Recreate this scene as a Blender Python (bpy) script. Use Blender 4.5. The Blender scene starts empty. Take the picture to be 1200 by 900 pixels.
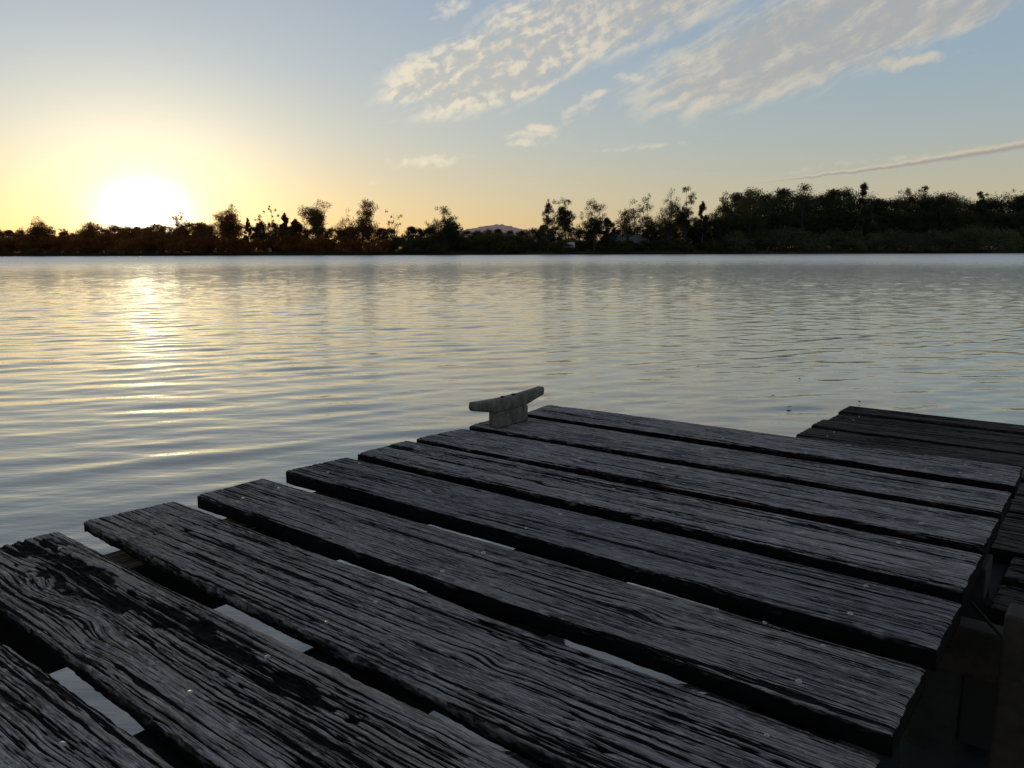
import bpy, math, random
import numpy as np
from mathutils import Matrix, Vector

S = bpy.context.scene
COL = S.collection
R = math.radians
SUN_AZ, SUN_EL = -24.4, 1.5          # degrees: sun to the left of the view axis (+Y), just over the trees

# ------------------------------------------------------------------ camera
def make_camera():
    pitch, roll = 0.169943, -0.003047
    cp, sp = math.cos(pitch), math.sin(pitch)
    fw = Vector((0, cp, -sp)); up0 = Vector((0, sp, cp)); r0 = Vector((1, 0, 0))
    cr, sr = math.cos(roll), math.sin(roll)
    rt = r0 * cr + up0 * sr; up = up0 * cr - r0 * sr
    cam = bpy.data.objects.new('camera', bpy.data.cameras.new('camera'))
    COL.objects.link(cam)
    m = Matrix((rt, up, -fw)).transposed().to_4x4(); m.translation = (0, 0, 1.45)
    cam.matrix_world = m
    cam.data.sensor_width = 36; cam.data.lens = 926.3 / 1200 * 36
    cam.data.clip_start = 0.02; cam.data.clip_end = 8000
    S.camera = cam
make_camera()
S.view_settings.view_transform = 'Standard'; S.view_settings.look = 'None'
S.view_settings.exposure = 0; S.view_settings.gamma = 1

# ------------------------------------------------------------------ node helper
class NT:
    def __init__(s, nt): s.nt = nt
    def n(s, t, **k):
        o = s.nt.nodes.new(t)
        for a, v in k.items(): setattr(o, a, v)
        return o
    def put(s, sock, v):
        if isinstance(v, bpy.types.NodeSocket): s.nt.links.new(v, sock)
        elif v is not None:
            if isinstance(v, (tuple, list)) and len(v) == 3 and sock.type == 'RGBA': v = (*v, 1)
            sock.default_value = v
    def m(s, op, a, b=None, c=None, clamp=False):
        o = s.n('ShaderNodeMath', operation=op, use_clamp=clamp)
        s.put(o.inputs[0], a)
        if b is not None: s.put(o.inputs[1], b)
        if c is not None: s.put(o.inputs[2], c)
        return o.outputs[0]
    def vm(s, op, a, b=None, scale=None):
        o = s.n('ShaderNodeVectorMath', operation=op)
        s.put(o.inputs[0], a)
        if b is not None: s.put(o.inputs[1], b)
        if scale is not None: s.put(o.inputs['Scale'], scale)
        return o.outputs['Value'] if op in ('LENGTH', 'DOT_PRODUCT', 'DISTANCE') else o.outputs[0]
    def mix(s, f, a, b, blend='MIX'):
        o = s.n('ShaderNodeMix', data_type='RGBA', blend_type=blend)
        s.put(o.inputs[0], f); s.put(o.inputs[6], a); s.put(o.inputs[7], b)
        return o.outputs[2]
    def mapping(s, v, loc=(0, 0, 0), rot=(0, 0, 0), sc=(1, 1, 1), kind='POINT'):
        o = s.n('ShaderNodeMapping', vector_type=kind)
        s.put(o.inputs[0], v); o.inputs[1].default_value = loc; o.inputs[2].default_value = rot; o.inputs[3].default_value = sc
        return o.outputs[0]
    def noise(s, v, scale=1, detail=3, rough=.5, lac=2, dist=0, out=0, dims='3D'):
        o = s.n('ShaderNodeTexNoise', noise_dimensions=dims)
        s.put(o.inputs['Vector'], v); s.put(o.inputs['Scale'], scale); o.inputs['Detail'].default_value = detail
        o.inputs['Roughness'].default_value = rough; o.inputs['Lacunarity'].default_value = lac
        o.inputs['Distortion'].default_value = dist
        return o.outputs[out]
    def rng(s, v, a, b, c=0, d=1, smooth=True):
        o = s.n('ShaderNodeMapRange', interpolation_type='SMOOTHSTEP' if smooth else 'LINEAR')
        s.put(o.inputs[0], v)
        for i, x in enumerate((a, b, c, d)): s.put(o.inputs[i + 1], x)
        return o.outputs[0]
    def ramp(s, f, stops, interp='LINEAR'):
        o = s.n('ShaderNodeValToRGB'); o.color_ramp.interpolation = interp
        s.put(o.inputs[0], f)
        e = o.color_ramp.elements
        while len(e) < len(stops): e.new(0.5)
        for el, (p, c) in zip(e, stops):
            el.position = p; el.color = (*c, 1)
        return o.outputs[0]

def lin(r, g, b):
    return tuple(((x / 255) / 12.92 if x / 255 < .04045 else ((x / 255 + .055) / 1.055) ** 2.4) for x in (r, g, b))

# ------------------------------------------------------------------ sky
def make_world():
    w = bpy.data.worlds.new("World"); S.world = w; w.use_nodes = True
    T = NT(w.node_tree)
    bg = w.node_tree.nodes['Background']
    d = T.n('ShaderNodeTexCoord').outputs['Generated']
    sky = T.n('ShaderNodeTexSky', sky_type='NISHITA', sun_disc=False)
    sky.sun_elevation = R(SUN_EL); sky.sun_rotation = R(SUN_AZ)
    sky.air_density = 1; sky.dust_density = 0.6; sky.ozone_density = 1.5
    x = T.n('ShaderNodeSeparateXYZ'); T.put(x.inputs[0], d)
    X, Y, Z = x.outputs
    az = T.m('MULTIPLY', T.m('ARCTAN2', X, Y), 57.29578)
    el = T.m('MULTIPLY', T.m('ARCSINE', T.m('MAXIMUM', Z, -0.999)), 57.29578)
    # clear-air gradient away from the sun (elevation in degrees / 90)
    base = T.ramp(T.m('DIVIDE', el, 90.0), [
        (0.0, lin(206, 178, 136)), (0.035, lin(194, 187, 160)), (0.08, lin(172, 184, 184)),
        (0.13, lin(155, 176, 191)), (0.19, lin(146, 168, 190)), (0.28, lin(146, 158, 176)), (0.5, lin(116, 126, 146)), (1.0, lin(80, 92, 116))])
    # halo round the sun, wider than high
    dx = T.m('SUBTRACT', az, SUN_AZ); dy = T.m('SUBTRACT', el, SUN_EL + 0.6)
    d1 = T.m('SQRT', T.m('ADD', T.m('POWER', T.m('MULTIPLY', T.m('ABSOLUTE', dx), 0.60), 2.0), T.m('POWER', T.m('ABSOLUTE', dy), 2.0)))
    d2 = T.m('SQRT', T.m('ADD', T.m('POWER', T.m('MULTIPLY', T.m('ABSOLUTE', dx), 0.80), 2.0), T.m('POWER', T.m('ABSOLUTE', dy), 2.0)))
    def ex(dd, s, p=1.0):
        return T.m('EXPONENT', T.m('MULTIPLY', T.m('POWER', T.m('DIVIDE', dd, s), p), -1.0))
    def addc(c, col, f):
        return T.vm('ADD', c, T.vm('SCALE', col, scale=f))
    c = base
    c = addc(c, (0.62, 0.48, 0.30), T.m('MULTIPLY', ex(d1, 15.0, 1.7), 0.62))
    hz = T.m('MULTIPLY', ex(d1, 13, 1.5), ex(el, 4.2, 1.2))
    c = addc(c, (0.50, 0.12, -0.26), T.m('MULTIPLY', hz, 0.80))
    c = addc(c, (1.0, 0.84, 0.46), T.m('MULTIPLY', ex(d2, 6.2, 1.7), 0.70))
    c = addc(c, (1.0, 0.93, 0.75), T.m('ADD', T.m('MULTIPLY', ex(d2, 1.1, 1.9), 5.0), T.m('MULTIPLY', ex(d2, 2.0, 2.0), 1.3)))
    nish = T.vm('SCALE', sky.outputs[0], scale=0.055)
    c = T.mix(0.08, c, nish)
    # ---- clouds, laid out by azimuth / elevation
    cb = T.n('ShaderNodeCombineXYZ'); T.put(cb.inputs[0], az); T.put(cb.inputs[1], el)
    P = cb.outputs[0]
    warpn = T.noise(P, 0.30, 3, .5, out=1, dims='2D')
    PW = T.vm('ADD', P, T.vm('SCALE', T.vm('SUBTRACT', warpn, (0.5, 0.5, 0.5)), scale=0.9))
    def ae(px, py):      # direction of a cloud, measured in the photograph -> degrees
        a = math.atan2(px - 600, 926.3); b = math.atan2(450 - py, 926.3)
        pitch = 0.169943
        v = Vector((math.tan(a), 1, math.tan(b)))
        v = Vector((v.x, v.y * math.cos(pitch) + v.z * math.sin(pitch), v.z * math.cos(pitch) - v.y * math.sin(pitch))).normalized()
        return math.degrees(math.atan2(v.x, v.y)), math.degrees(math.asin(v.z))
    def blob(px, py, rx, ry, rot=0, soft=0.15, amp=1.0):
        a, b = ae(px, py)
        q = T.mapping(PW, (a, b, 0), (0, 0, R(rot)), (rx * 0.0575, ry * 0.0575, 1), 'TEXTURE')
        return T.rng(T.vm('LENGTH', q), 1.0, soft, 0, amp)
    def total(bl):
        t = bl[0]
        for b_ in bl[1:]: t = T.m('MAXIMUM', t, b_)
        return t
    big = total([blob(580, 78, 190, 64, 16, .30, 1.0), blob(720, 8, 250, 74, 14, .25, .95), blob(960, 45, 300, 74, 15, .25, 1.0),
                 blob(850, 92, 130, 42, 12, .25, .9), blob(1150, 0, 190, 36, 18, .2, .9), blob(505, 100, 80, 24, 20, .3, .85)])
    small = total([blob(632, 152, 34, 9, 0, .2, 1.05), blob(610, 168, 28, 7, 0, .2, .95), blob(700, 112, 22, 8, 20, .2, .95), blob(627, 160, 62, 16, 0, 0, .84), blob(505, 188, 74, 16, 4, 0, 1.0), blob(680, 126, 50, 18, 30, 0, .72),
                   blob(742, 92, 28, 11, 5, 0, .9), blob(1045, 75, 105, 13, 1, 0, 1.15), blob(855, 113, 135, 15, 6, 0, 1.05), blob(775, 55, 30, 8, 45, 0, .75),
                   blob(760, 170, 110, 6, 4, 0, .6), blob(1040, 188, 160, 7, 4, 0, .5), blob(530, 8, 50, 14, 20, 0, .8), blob(430, 214, 26, 6, 0, 0, .6)])
    rotP = T.mapping(PW, (3, 7, 0), (0, 0, R(-24)), (1, 1, 1))
    puff = T.noise(T.mapping(rotP, sc=(0.95, 1.35, 1)), 1.1, 3, .55, dims='2D')
    streak = T.noise(T.mapping(rotP, (1.3, 5, 0), sc=(0.20, 0.95, 1)), 1.1, 4, .58, dims='2D')
    nn = T.m('ADD', T.m('MULTIPLY', puff, 0.5), T.m('MULTIPLY', streak, 0.5))
    n0 = T.m('SUBTRACT', nn, 0.5)
    st0 = T.m('SUBTRACT', streak, 0.5)
    veil = T.m('MULTIPLY', T.rng(T.m('ADD', big, T.m('MULTIPLY', st0, 2.2)), -0.10, 0.85), T.rng(big, 0.0, 0.55))
    side = T.rng(az, 14.0, 2.0)                      # rounder puffs to the left, smoother streaks to the right
    pf = T.rng(T.m('ADD', puff, T.m('MULTIPLY', st0, 0.25)), 0.33, 0.66)
    db = T.m('MULTIPLY', veil, T.m('ADD', T.m('SUBTRACT', 0.80, T.m('MULTIPLY', side, 0.22)), T.m('MULTIPLY', pf, T.m('ADD', 0.18, T.m('MULTIPLY', side, 0.24)))))
    ds = T.rng(T.m('ADD', small, T.m('MULTIPLY', n0, 2.8)), 0.12, 1.25)
    ds = T.m('MULTIPLY', ds, T.rng(small, 0.0, 0.22))
    dens = T.m('MAXIMUM', db, ds)
    lf = T.rng(T.m('ADD', T.m('MULTIPLY', T.m('SUBTRACT', puff, 0.5), T.m('ADD', 0.8, T.m('MULTIPLY', side, 1.3))), T.m('SUBTRACT', T.m('MULTIPLY', st0, 2.0), T.m('MULTIPLY', T.m('SUBTRACT', big, 0.66), 0.8))), -0.40, 0.45)
    warm = T.rng(az, 22.0, -14.0)
    cgrey = T.mix(warm, lin(176, 173, 168), lin(208, 200, 186))
    cwarm = T.mix(warm, lin(208, 199, 182), lin(246, 233, 206))
    ccol = T.mix(lf, cgrey, cwarm)
    c = T.mix(T.m('MULTIPLY', dens, 0.80), c, ccol)
    # contrail: a thin line, thickening to the right
    a0, b0 = ae(880, 216); a1, b1 = ae(1200, 171)
    q = T.m('DIVIDE', T.m('SUBTRACT', az, a0), a1 - a0)                     # 0..1 along
    qc = T.m('MAXIMUM', T.m('MINIMUM', q, 3.0), 0.0)
    wob = T.m('MULTIPLY', T.m('SUBTRACT', T.noise(P, 0.9, 3, .6, dims='2D'), 0.5), 0.26)
    yc = T.m('ADD', T.m('ADD', b0, T.m('MULTIPLY', qc, (b1 - b0) * 0.80)), T.m('MULTIPLY', T.m('MULTIPLY', qc, qc), (b1 - b0) * 0.20))
    dy = T.m('SUBTRACT', el, T.m('ADD', yc, wob))
    th = T.m('ADD', 0.08, T.m('MULTIPLY', qc, 0.28))
    cm = T.m('MULTIPLY', T.rng(T.m('DIVIDE', T.m('ABSOLUTE', dy), th), 1.0, 0.1), T.rng(q, -0.05, 0.35))
    cc = T.mix(T.rng(T.m('DIVIDE', dy, th), -0.4, 0.5), lin(152, 146, 146), lin(212, 198, 172))
    c = T.mix(T.m('MULTIPLY', cm, 0.85), c, cc)
    # below the horizon: a dull dark tone
    c = T.mix(T.rng(el, -0.4, -1.5), c, (0.05, 0.05, 0.05))
    T.put(bg.inputs[0], c); bg.inputs[1].default_value = 1.0
    w.cycles.sampling_method = 'MANUAL'; w.cycles.sample_map_resolution = 512
make_world()

# ------------------------------------------------------------------ object helpers
def link(o, parent=None):
    COL.objects.link(o)
    if parent is not None: o.parent = parent
    return o
def tag(o, label=None, cat=None, group=None, kind=None):
    if label: o['label'] = label
    if cat: o['category'] = cat
    if group: o['group'] = group
    if kind: o['kind'] = kind
    return o
def empty(name, loc=(0, 0, 0), rz=0, **k):
    o = bpy.data.objects.new(name, None); o.location = loc; o.rotation_euler = (0, 0, rz)
    o.empty_display_size = .2
    link(o); tag(o, **k); return o
def mesh_np(name, V, F, mat, parent=None, smooth=True, attrs=None):
    """V (n,3) array, F (m,k) int array with k = 3 or 4"""
    me = bpy.data.meshes.new(name)
    V = np.asarray(V, dtype=np.float32); F = np.asarray(F, dtype=np.int32)
    m, k = F.shape
    me.vertices.add(len(V)); me.vertices.foreach_set('co', V.ravel())
    me.loops.add(m * k); me.loops.foreach_set('vertex_index', F.ravel())
    me.polygons.add(m); me.polygons.foreach_set('loop_start', np.arange(0, m * k, k, dtype=np.int32))
    me.polygons.foreach_set('loop_total', np.full(m, k, dtype=np.int32))
    me.polygons.foreach_set('use_smooth', np.full(m, smooth, dtype=bool))
    for an, av in (attrs or {}).items():
        a = me.attributes.new(an, 'FLOAT', 'POINT'); a.data.foreach_set('value', np.asarray(av, dtype=np.float32))
    me.update(calc_edges=True); me.validate()
    if mat: me.materials.append(mat)
    return link(bpy.data.objects.new(name, me), parent)

class MB:
    """plain list mesh builder for small pieces"""
    def __init__(s): s.v = []; s.f = []
    def box(s, lo, hi, rot=None, org=(0, 0, 0), bev=0.0):
        x0, y0, z0 = lo; x1, y1, z1 = hi; b = min(bev, (x1 - x0) / 3, (y1 - y0) / 3, (z1 - z0) / 3)
        import bmesh
        bm = bmesh.new()
        vs = [bm.verts.new((x, y, z)) for z in (z0, z1) for y in (y0, y1) for x in (x0, x1)]
        for q in ((0, 2, 3, 1), (4, 5, 7, 6), (0, 1, 5, 4), (2, 6, 7, 3), (0, 4, 6, 2), (1, 3, 7, 5)): bm.faces.new([vs[i] for i in q])
        if b > 0: bmesh.ops.bevel(bm, geom=bm.edges[:], offset=b, segments=2, affect='EDGES', profile=.5)
        bm.verts.index_update(); n = len(s.v)
        for v in bm.verts:
            p = v.co.copy()
            if rot is not None: p = rot @ p
            s.v.append(p + Vector(org))
        for f in bm.faces: s.f.append([n + v.index for v in f.verts])
        bm.free(); return s
    def tube(s, pts, rad, seg=10, cap=True):
        pts = [Vector(p) for p in pts]; n0 = len(s.v); k = len(pts)
        if not hasattr(rad, '__len__'): rad = [rad] * k
        for i, p in enumerate(pts):
            t = (pts[min(i + 1, k - 1)] - pts[max(i - 1, 0)]).normalized()
            a = t.orthogonal().normalized() if i == 0 else (a - t * a.dot(t)).normalized()
            b = t.cross(a)
            for j in range(seg):
                th = 2 * math.pi * j / seg
                s.v.append(p + (a * math.cos(th) + b * math.sin(th)) * rad[i])
        for i in range(k - 1):
            for j in range(seg):
                q = n0 + i * seg
                s.f.append([q + j, q + (j + 1) % seg, q + seg + (j + 1) % seg, q + seg + j])
        if cap:
            s.f.append([n0 + j for j in range(seg)][::-1]); s.f.append([n0 + (k - 1) * seg + j for j in range(seg)])
        return s
    def build(s, name, mat, parent=None, smooth=False):
        me = bpy.data.meshes.new(name); me.from_pydata([tuple(v) for v in s.v], [], s.f)
        me.polygons.foreach_set('use_smooth', [smooth] * len(me.polygons)); me.update()
        if mat: me.materials.append(mat)
        return link(bpy.data.objects.new(name, me), parent)

# ------------------------------------------------------------------ numpy noise
def _h(ix, iy, seed):
    with np.errstate(over='ignore'):
        n = ix.astype(np.uint32) * np.uint32(374761393) + iy.astype(np.uint32) * np.uint32(668265263) + np.uint32(seed * 2654435 + 977)
        n = (n ^ (n >> np.uint32(13))) * np.uint32(1274126177)
        n = n ^ (n >> np.uint32(16))
    return (n & np.uint32(0xffff)).astype(np.float32) / 65535.0
def vn(x, y, seed=0):
    """value noise 0..1"""
    x = np.asarray(x, dtype=np.float64) + 5000.0; y = np.asarray(y, dtype=np.float64) + 5000.0
    fx = np.floor(x); fy = np.floor(y); tx = (x - fx); ty = (y - fy)
    ix = fx.astype(np.int64); iy = fy.astype(np.int64)
    tx = tx * tx * (3 - 2 * tx); ty = ty * ty * (3 - 2 * ty)
    a = _h(ix, iy, seed); b = _h(ix + 1, iy, seed); c = _h(ix, iy + 1, seed); d = _h(ix + 1, iy + 1, seed)
    return (a + (b - a) * tx) * (1 - ty) + (c + (d - c) * tx) * ty
def sst(x, a, b):
    t = np.clip((x - a) / (b - a), 0, 1); return t * t * (3 - 2 * t)

# ------------------------------------------------------------------ materials
def new_mat(name):
    m = bpy.data.materials.new(name); m.use_nodes = True
    T = NT(m.node_tree); return m, T, m.node_tree.nodes['Principled BSDF']

def weathered_wood(name, ridge=(.36, .335, .31), ridge2=(.085, .079, .074), groove=(.004, .0035, .0035), moss=None):
    m, T, B = new_mat(name)
    at = T.n('ShaderNodeAttribute', attribute_name='groove').outputs['Fac']
    uu = T.n('ShaderNodeAttribute', attribute_name='ulen').outputs['Fac']
    vv = T.n('ShaderNodeAttribute', attribute_name='vwarp').outputs['Fac']
    oi = T.n('ShaderNodeObjectInfo').outputs['Random']
    cb = T.n('ShaderNodeCombineXYZ'); T.put(cb.inputs[0], uu); T.put(cb.inputs[1], vv); T.put(cb.inputs[2], T.m('MULTIPLY', oi, 30))
    p = cb.outputs[0]
    fine = T.noise(T.mapping(p, sc=(14, 420, 1)), 1, 3, .65)
    fibre = T.noise(T.mapping(p, sc=(45, 900, 1)), 1, 2, .6)
    blot = T.noise(T.mapping(p, sc=(5, 16, 1)), 1, 4, .6)
    patch = T.noise(T.mapping(p, sc=(26, 60, 1)), 1, 3, .6)
    c = T.mix(T.rng(T.m('ADD', T.m('MULTIPLY', fine, .6), T.m('MULTIPLY', blot, .4)), .41, .60), ridge2, ridge)
    c = T.mix(T.m('MULTIPLY', T.rng(patch, .58, .72), .35), c, tuple(min(1, x * 1.9) for x in ridge))    # pale lichen bloom
    if moss: c = T.mix(T.m('MULTIPLY', T.rng(blot, .42, .6), .7), c, moss)
    spk = T.noise(T.mapping(p, sc=(34, 230, 1)), 1, 3, .7)
    c = T.mix(T.m('MULTIPLY', T.rng(spk, .52, .68), .55), c, tuple(min(1, x * 1.6) for x in ridge))
    dark = T.rng(fibre, .58, .70)
    c = T.mix(T.m('MULTIPLY', T.rng(blot, .50, .70), .45), c, (.075, .068, .055))
    c = T.mix(1.0, c, T.ramp(oi, [(0, (.80, .80, .82)), (.5, (1, .97, .93)), (1, (1.12, 1.13, 1.12))]), 'MULTIPLY')
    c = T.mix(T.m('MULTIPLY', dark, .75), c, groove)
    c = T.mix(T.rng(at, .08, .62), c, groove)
    T.put(B.inputs['Base Color'], c)
    B.inputs['Roughness'].default_value = .82
    B.inputs['Specular IOR Level'].default_value = .12
    bp = T.n('ShaderNodeBump'); bp.inputs['Strength'].default_value = .7; bp.inputs['Distance'].default_value = .0018
    T.put(bp.inputs['Height'], T.m('ADD', T.m('MULTIPLY', fine, 1.0), T.m('ADD', T.m('MULTIPLY', fibre, .5), T.m('MULTIPLY', patch, .4))))
    T.put(B.inputs['Normal'], bp.outputs[0])
    return m
W_DECK = weathered_wood('weathered_grey_wood')
W_LOW = weathered_wood('mossy_brown_wood', ridge=(.10, .085, .072), ridge2=(.045, .036, .030), moss=(.05, .05, .028))

def timber(name, a=(.09, .07, .045), b=(.03, .022, .015)):
    m, T, B = new_mat(name)
    tc = T.n('ShaderNodeTexCoord').outputs['Object']
    n1 = T.noise(T.mapping(tc, sc=(30, 3, 30)), 1, 4, .6)
    n2 = T.noise(tc, 9, 4, .6)
    T.put(B.inputs['Base Color'], T.mix(T.rng(T.m('ADD', T.m('MULTIPLY', n1, .6), T.m('MULTIPLY', n2, .4)), .35, .65), b, a))
    B.inputs['Roughness'].default_value = .85
    bp = T.n('ShaderNodeBump'); bp.inputs['Strength'].default_value = .8; bp.inputs['Distance'].default_value = .004
    T.put(bp.inputs['Height'], n1); T.put(B.inputs['Normal'], bp.outputs[0])
    return m
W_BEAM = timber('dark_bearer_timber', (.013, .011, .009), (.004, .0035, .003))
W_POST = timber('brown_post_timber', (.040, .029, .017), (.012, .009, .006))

def metal_nail():
    m, T, B = new_mat('galvanised_nail')
    tc = T.n('ShaderNodeTexCoord').outputs['Object']
    T.put(B.inputs['Base Color'], T.mix(T.noise(tc, 400, 2, .6), (.24, .23, .21), (.46, .45, .43)))
    B.inputs['Metallic'].default_value = .55; B.inputs['Roughness'].default_value = .42
    return m
M_NAIL = metal_nail()

def cleat_mat():
    m, T, B = new_mat('weathered_cleat_metal')
    tc = T.n('ShaderNodeTexCoord').outputs['Object']
    n1 = T.noise(tc, 28, 5, .65); n2 = T.noise(tc, 160, 3, .6)
    st = T.noise(T.mapping(tc, sc=(60, 60, 6)), 1, 3, .6)
    c = T.mix(T.rng(n1, .35, .65), (.07, .062, .05), (.16, .148, .128))
    c = T.mix(T.m('MULTIPLY', T.rng(st, .52, .68), .6), c, (.045, .038, .03))
    c = T.mix(T.m('MULTIPLY', T.rng(n2, .6, .75), .5), c, (.26, .25, .22))
    T.put(B.inputs['Base Color'], c)
    B.inputs['Roughness'].default_value = .7; B.inputs['Metallic'].default_value = .15
    bp = T.n('ShaderNodeBump'); bp.inputs['Strength'].default_value = .6; bp.inputs['Distance'].default_value = .002
    T.put(bp.inputs['Height'], T.m('ADD', n1, T.m('MULTIPLY', n2, .5))); T.put(B.inputs['Normal'], bp.outputs[0])
    return m
M_CLEAT = cleat_mat()
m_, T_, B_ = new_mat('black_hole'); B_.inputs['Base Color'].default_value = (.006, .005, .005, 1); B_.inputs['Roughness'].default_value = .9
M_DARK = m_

# ------------------------------------------------------------------ jetty: local axes a (along the planks) and b (across), origin under the camera
YAW = -0.65983049
DECK_Z, LOW_Z, WATER_Z = 0.80, 0.50, 0.0
CY, SY = math.cos(YAW), math.sin(YAW)
def AB(a, b, z): return Vector((a * CY - b * SY, a * SY + b * CY, z))

def plank_mesh(name, corners, top, thick, mat, parent, seed, knots=(), rot_patch=None, na=430, nb=150, vf=88.0, depth=.0032, side_r=.004, fray=1.0, label=None, side_shade=.62):
    """corners: (aL_near, aL_far, aR_near, aR_far, bL_near, bL_far, bR_near, bR_far)"""
    aLn, aLf, aRn, aRf, bLn, bLf, bRn, bRf = corners
    rnd = np.random.RandomState(seed)
    # cross-section parameter: bottom-near -> up near side -> over the top -> down far side -> bottom
    ns = 9
    tt = np.linspace(0, 1, nb)
    sec_v = np.concatenate([np.zeros(ns), tt, np.ones(ns)])               # 0..1 across
    sec_z = np.concatenate([np.linspace(-thick, -side_r, ns), np.zeros(nb), np.linspace(-side_r, -thick, ns)])
    is_top = np.concatenate([np.zeros(ns), np.ones(nb), np.zeros(ns)])
    m = len(sec_v)
    u = np.linspace(0, 1, na)
    U, Vv = np.meshgrid(u, sec_v, indexing='ij')
    ZZ = np.broadcast_to(sec_z, U.shape).copy(); TOP = np.broadcast_to(is_top, U.shape)
    aL = aLn + (aLf - aLn) * Vv; aR = aRn + (aRf - aRn) * Vv
    bN = bLn + (bRn - bLn) * U; bF = bLf + (bRf - bLf) * U
    A = aL + (aR - aL) * U
    L = abs(aRn - aLn)
    # wandering edges
    wn = (vn(A * 3.1, A * 0 + seed, 3) - .5) * .010 + (vn(A * 17, ZZ * 30 + seed, 4) - .5) * .0035 + (vn(A * 70, ZZ * 90, 14 + seed) - .5) * .0018
    wf = (vn(A * 2.7, A * 0 + seed + 9, 5) - .5) * .010 + (vn(A * 15, ZZ * 30 + seed, 6) - .5) * .0035 + (vn(A * 70, ZZ * 90, 16 + seed) - .5) * .0018
    edge_n = 1 - sst(Vv, 0, .12); edge_f = sst(Vv, .88, 1)
    B = bN + (bF - bN) * Vv + wn * edge_n + wf * edge_f
    # grain
    VW = B + (vn(A * 1.1, B * 4 + seed, seed) - .5) * .020 + (vn(A * 3.6, B * 12, seed + 1) - .5) * .0065 + (vn(A * 13, B * 40, seed + 2) - .5) * .0026 + (vn(A * 42, B * 90, seed + 3) - .5) * .0011
    rough = np.zeros_like(A)
    for (ka, kb, kr, ks) in knots:
        da = (A - ka) / (kr * 2.6); db = (B - kb) / kr
        g = np.exp(-(da * da + db * db))
        VW = VW - (B - kb) * g * ks
        VW = VW + g * .006 * np.sin(da * 3.0)
        rough = rough + g * .5
    k = vf
    k = k * 1.2
    g1 = vn(A * 2.6, VW * k, seed + 11); g2 = vn(A * 8.0 + 3, VW * k * 1.8, seed + 12); g3 = vn(A * 45, VW * k * 3.1, seed + 13)
    mod = vn(A * 2.2, B * 9, seed + 15)                                    # some stretches weather smoother
    hh = .46 * g1 + .32 * g2 + .22 * g3
    thr = .425 + (mod - .5) * .12
    gro = 1 - sst(hh, thr - .08, thr + .085)
    # sharp drying checks
    ck = np.abs(vn(A * 2.6, VW * k * .50, seed + 21) - .5) * 1.7
    gate = sst(vn(A * 4.2 + 7, VW * k * .30, seed + 22), .48, .60)
    crack = (1 - sst(ck, .0, .055)) * gate
    H = -gro * depth * .75 - crack * depth * 1.3 + (vn(A * 90, B * 140, seed + 31) - .5) * .0007
    groove = np.clip(gro * .95 + crack, 0, 1)
    if rough.max() > 0:
        H = H - rough * (vn(A * 40, VW * 160, seed + 33)) * .004
    if rot_patch:
        pt = np.zeros_like(A)
        for (pa, pb, ra, rb) in rot_patch:
            q = ((A - pa) / ra) ** 2 + ((B - pb) / rb) ** 2 + (vn(A * 14, VW * 40, seed + 41) - .5) * 1.6 + (vn(A * 45, VW * 110, seed + 42) - .5) * 1.0
            pt = np.maximum(pt, 1 - sst(q, .45, 1.05))
        pt = pt * (.30 + .70 * sst(vn(A * 12, VW * 170, seed + 46), .22, .48))
        H = H * (1 - .5 * pt) - pt * (.003 + .006 * vn(A * 60, VW * 150, seed + 43)); groove = np.clip(groove + pt * (.75 + .5 * vn(A * 50, B * 90, seed + 44)), 0, 1)
    # sag, cup, rounded arrises
    ed = np.minimum(Vv, 1 - Vv) * abs(bLf - bLn)
    rnd_e = -.0045 * np.clip(1 - ed / .010, 0, 1) ** 2
    Z = top + (H + rnd_e) * TOP + (ZZ) * (1 - TOP)
    # rough sides
    sd = (1 - TOP)
    sg = vn(A * 22, ZZ * 260 + 5, seed + 51) * .5 + vn(A * 80, ZZ * 600, seed + 52) * .4
    push = (sg - .5) * .0045 * sd
    B = B + np.where(Vv < .5, push, -push)
    groove = np.where(TOP > .5, groove, np.clip(side_shade + (sg - .45) * .7 + (-ZZ / thick - .35) * .5, 0, 1))  # shade in the gaps painted onto the plank sides, deepening downward
    # twist
    Z = Z + (U - .5) * (Vv - .5) * rnd.uniform(-.003, .003)
    # frayed ends
    fr = ((vn(VW * 170, A * 0 + seed, 61) - .5) * .003 + (vn(VW * 50, A * 0 + seed, 62) - .5) * .007) * fray * TOP + (vn(B * 0 + 2, ZZ * 120, 63) - .3) * .004
    eL = np.exp(-U * L / .012); eR = np.exp(-(1 - U) * L / .012)
    fl = np.broadcast_to(fr[:1], fr.shape); frr = np.broadcast_to(fr[-1:], fr.shape)
    A2 = A + fl * eL - frr * eR * .45
    Z = Z - TOP * .0025 * (np.exp(-U * L / .004) + np.exp(-(1 - U) * L / .004))
    X = A2 * CY - B * SY; Y = A2 * SY + B * CY
    V = np.stack([X, Y, Z], -1).reshape(-1, 3)
    i = np.arange((na - 1) * (m - 1)); r = i // (m - 1); c = i % (m - 1)
    q = r * m + c
    F = np.stack([q, q + m, q + m + 1, q + 1], 1)
    # underside and the two end caps as fans of quads
    r = np.arange(na - 1) * m
    F = np.concatenate([F, np.stack([r + m - 1, r + m + m - 1, r + m, r], 1)])
    V = np.concatenate([V, V[:m], V[:m] * [1, 1, 0] + [0, 0, top - thick], V[-m:], V[-m:] * [1, 1, 0] + [0, 0, top - thick]])
    n0 = na * m; c = np.arange(m - 1)
    F = np.concatenate([F, np.stack([n0 + c + 1, n0 + m + c + 1, n0 + m + c, n0 + c], 1), np.stack([n0 + 2 * m + c, n0 + 3 * m + c, n0 + 3 * m + c + 1, n0 + 2 * m + c + 1], 1)])
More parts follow.
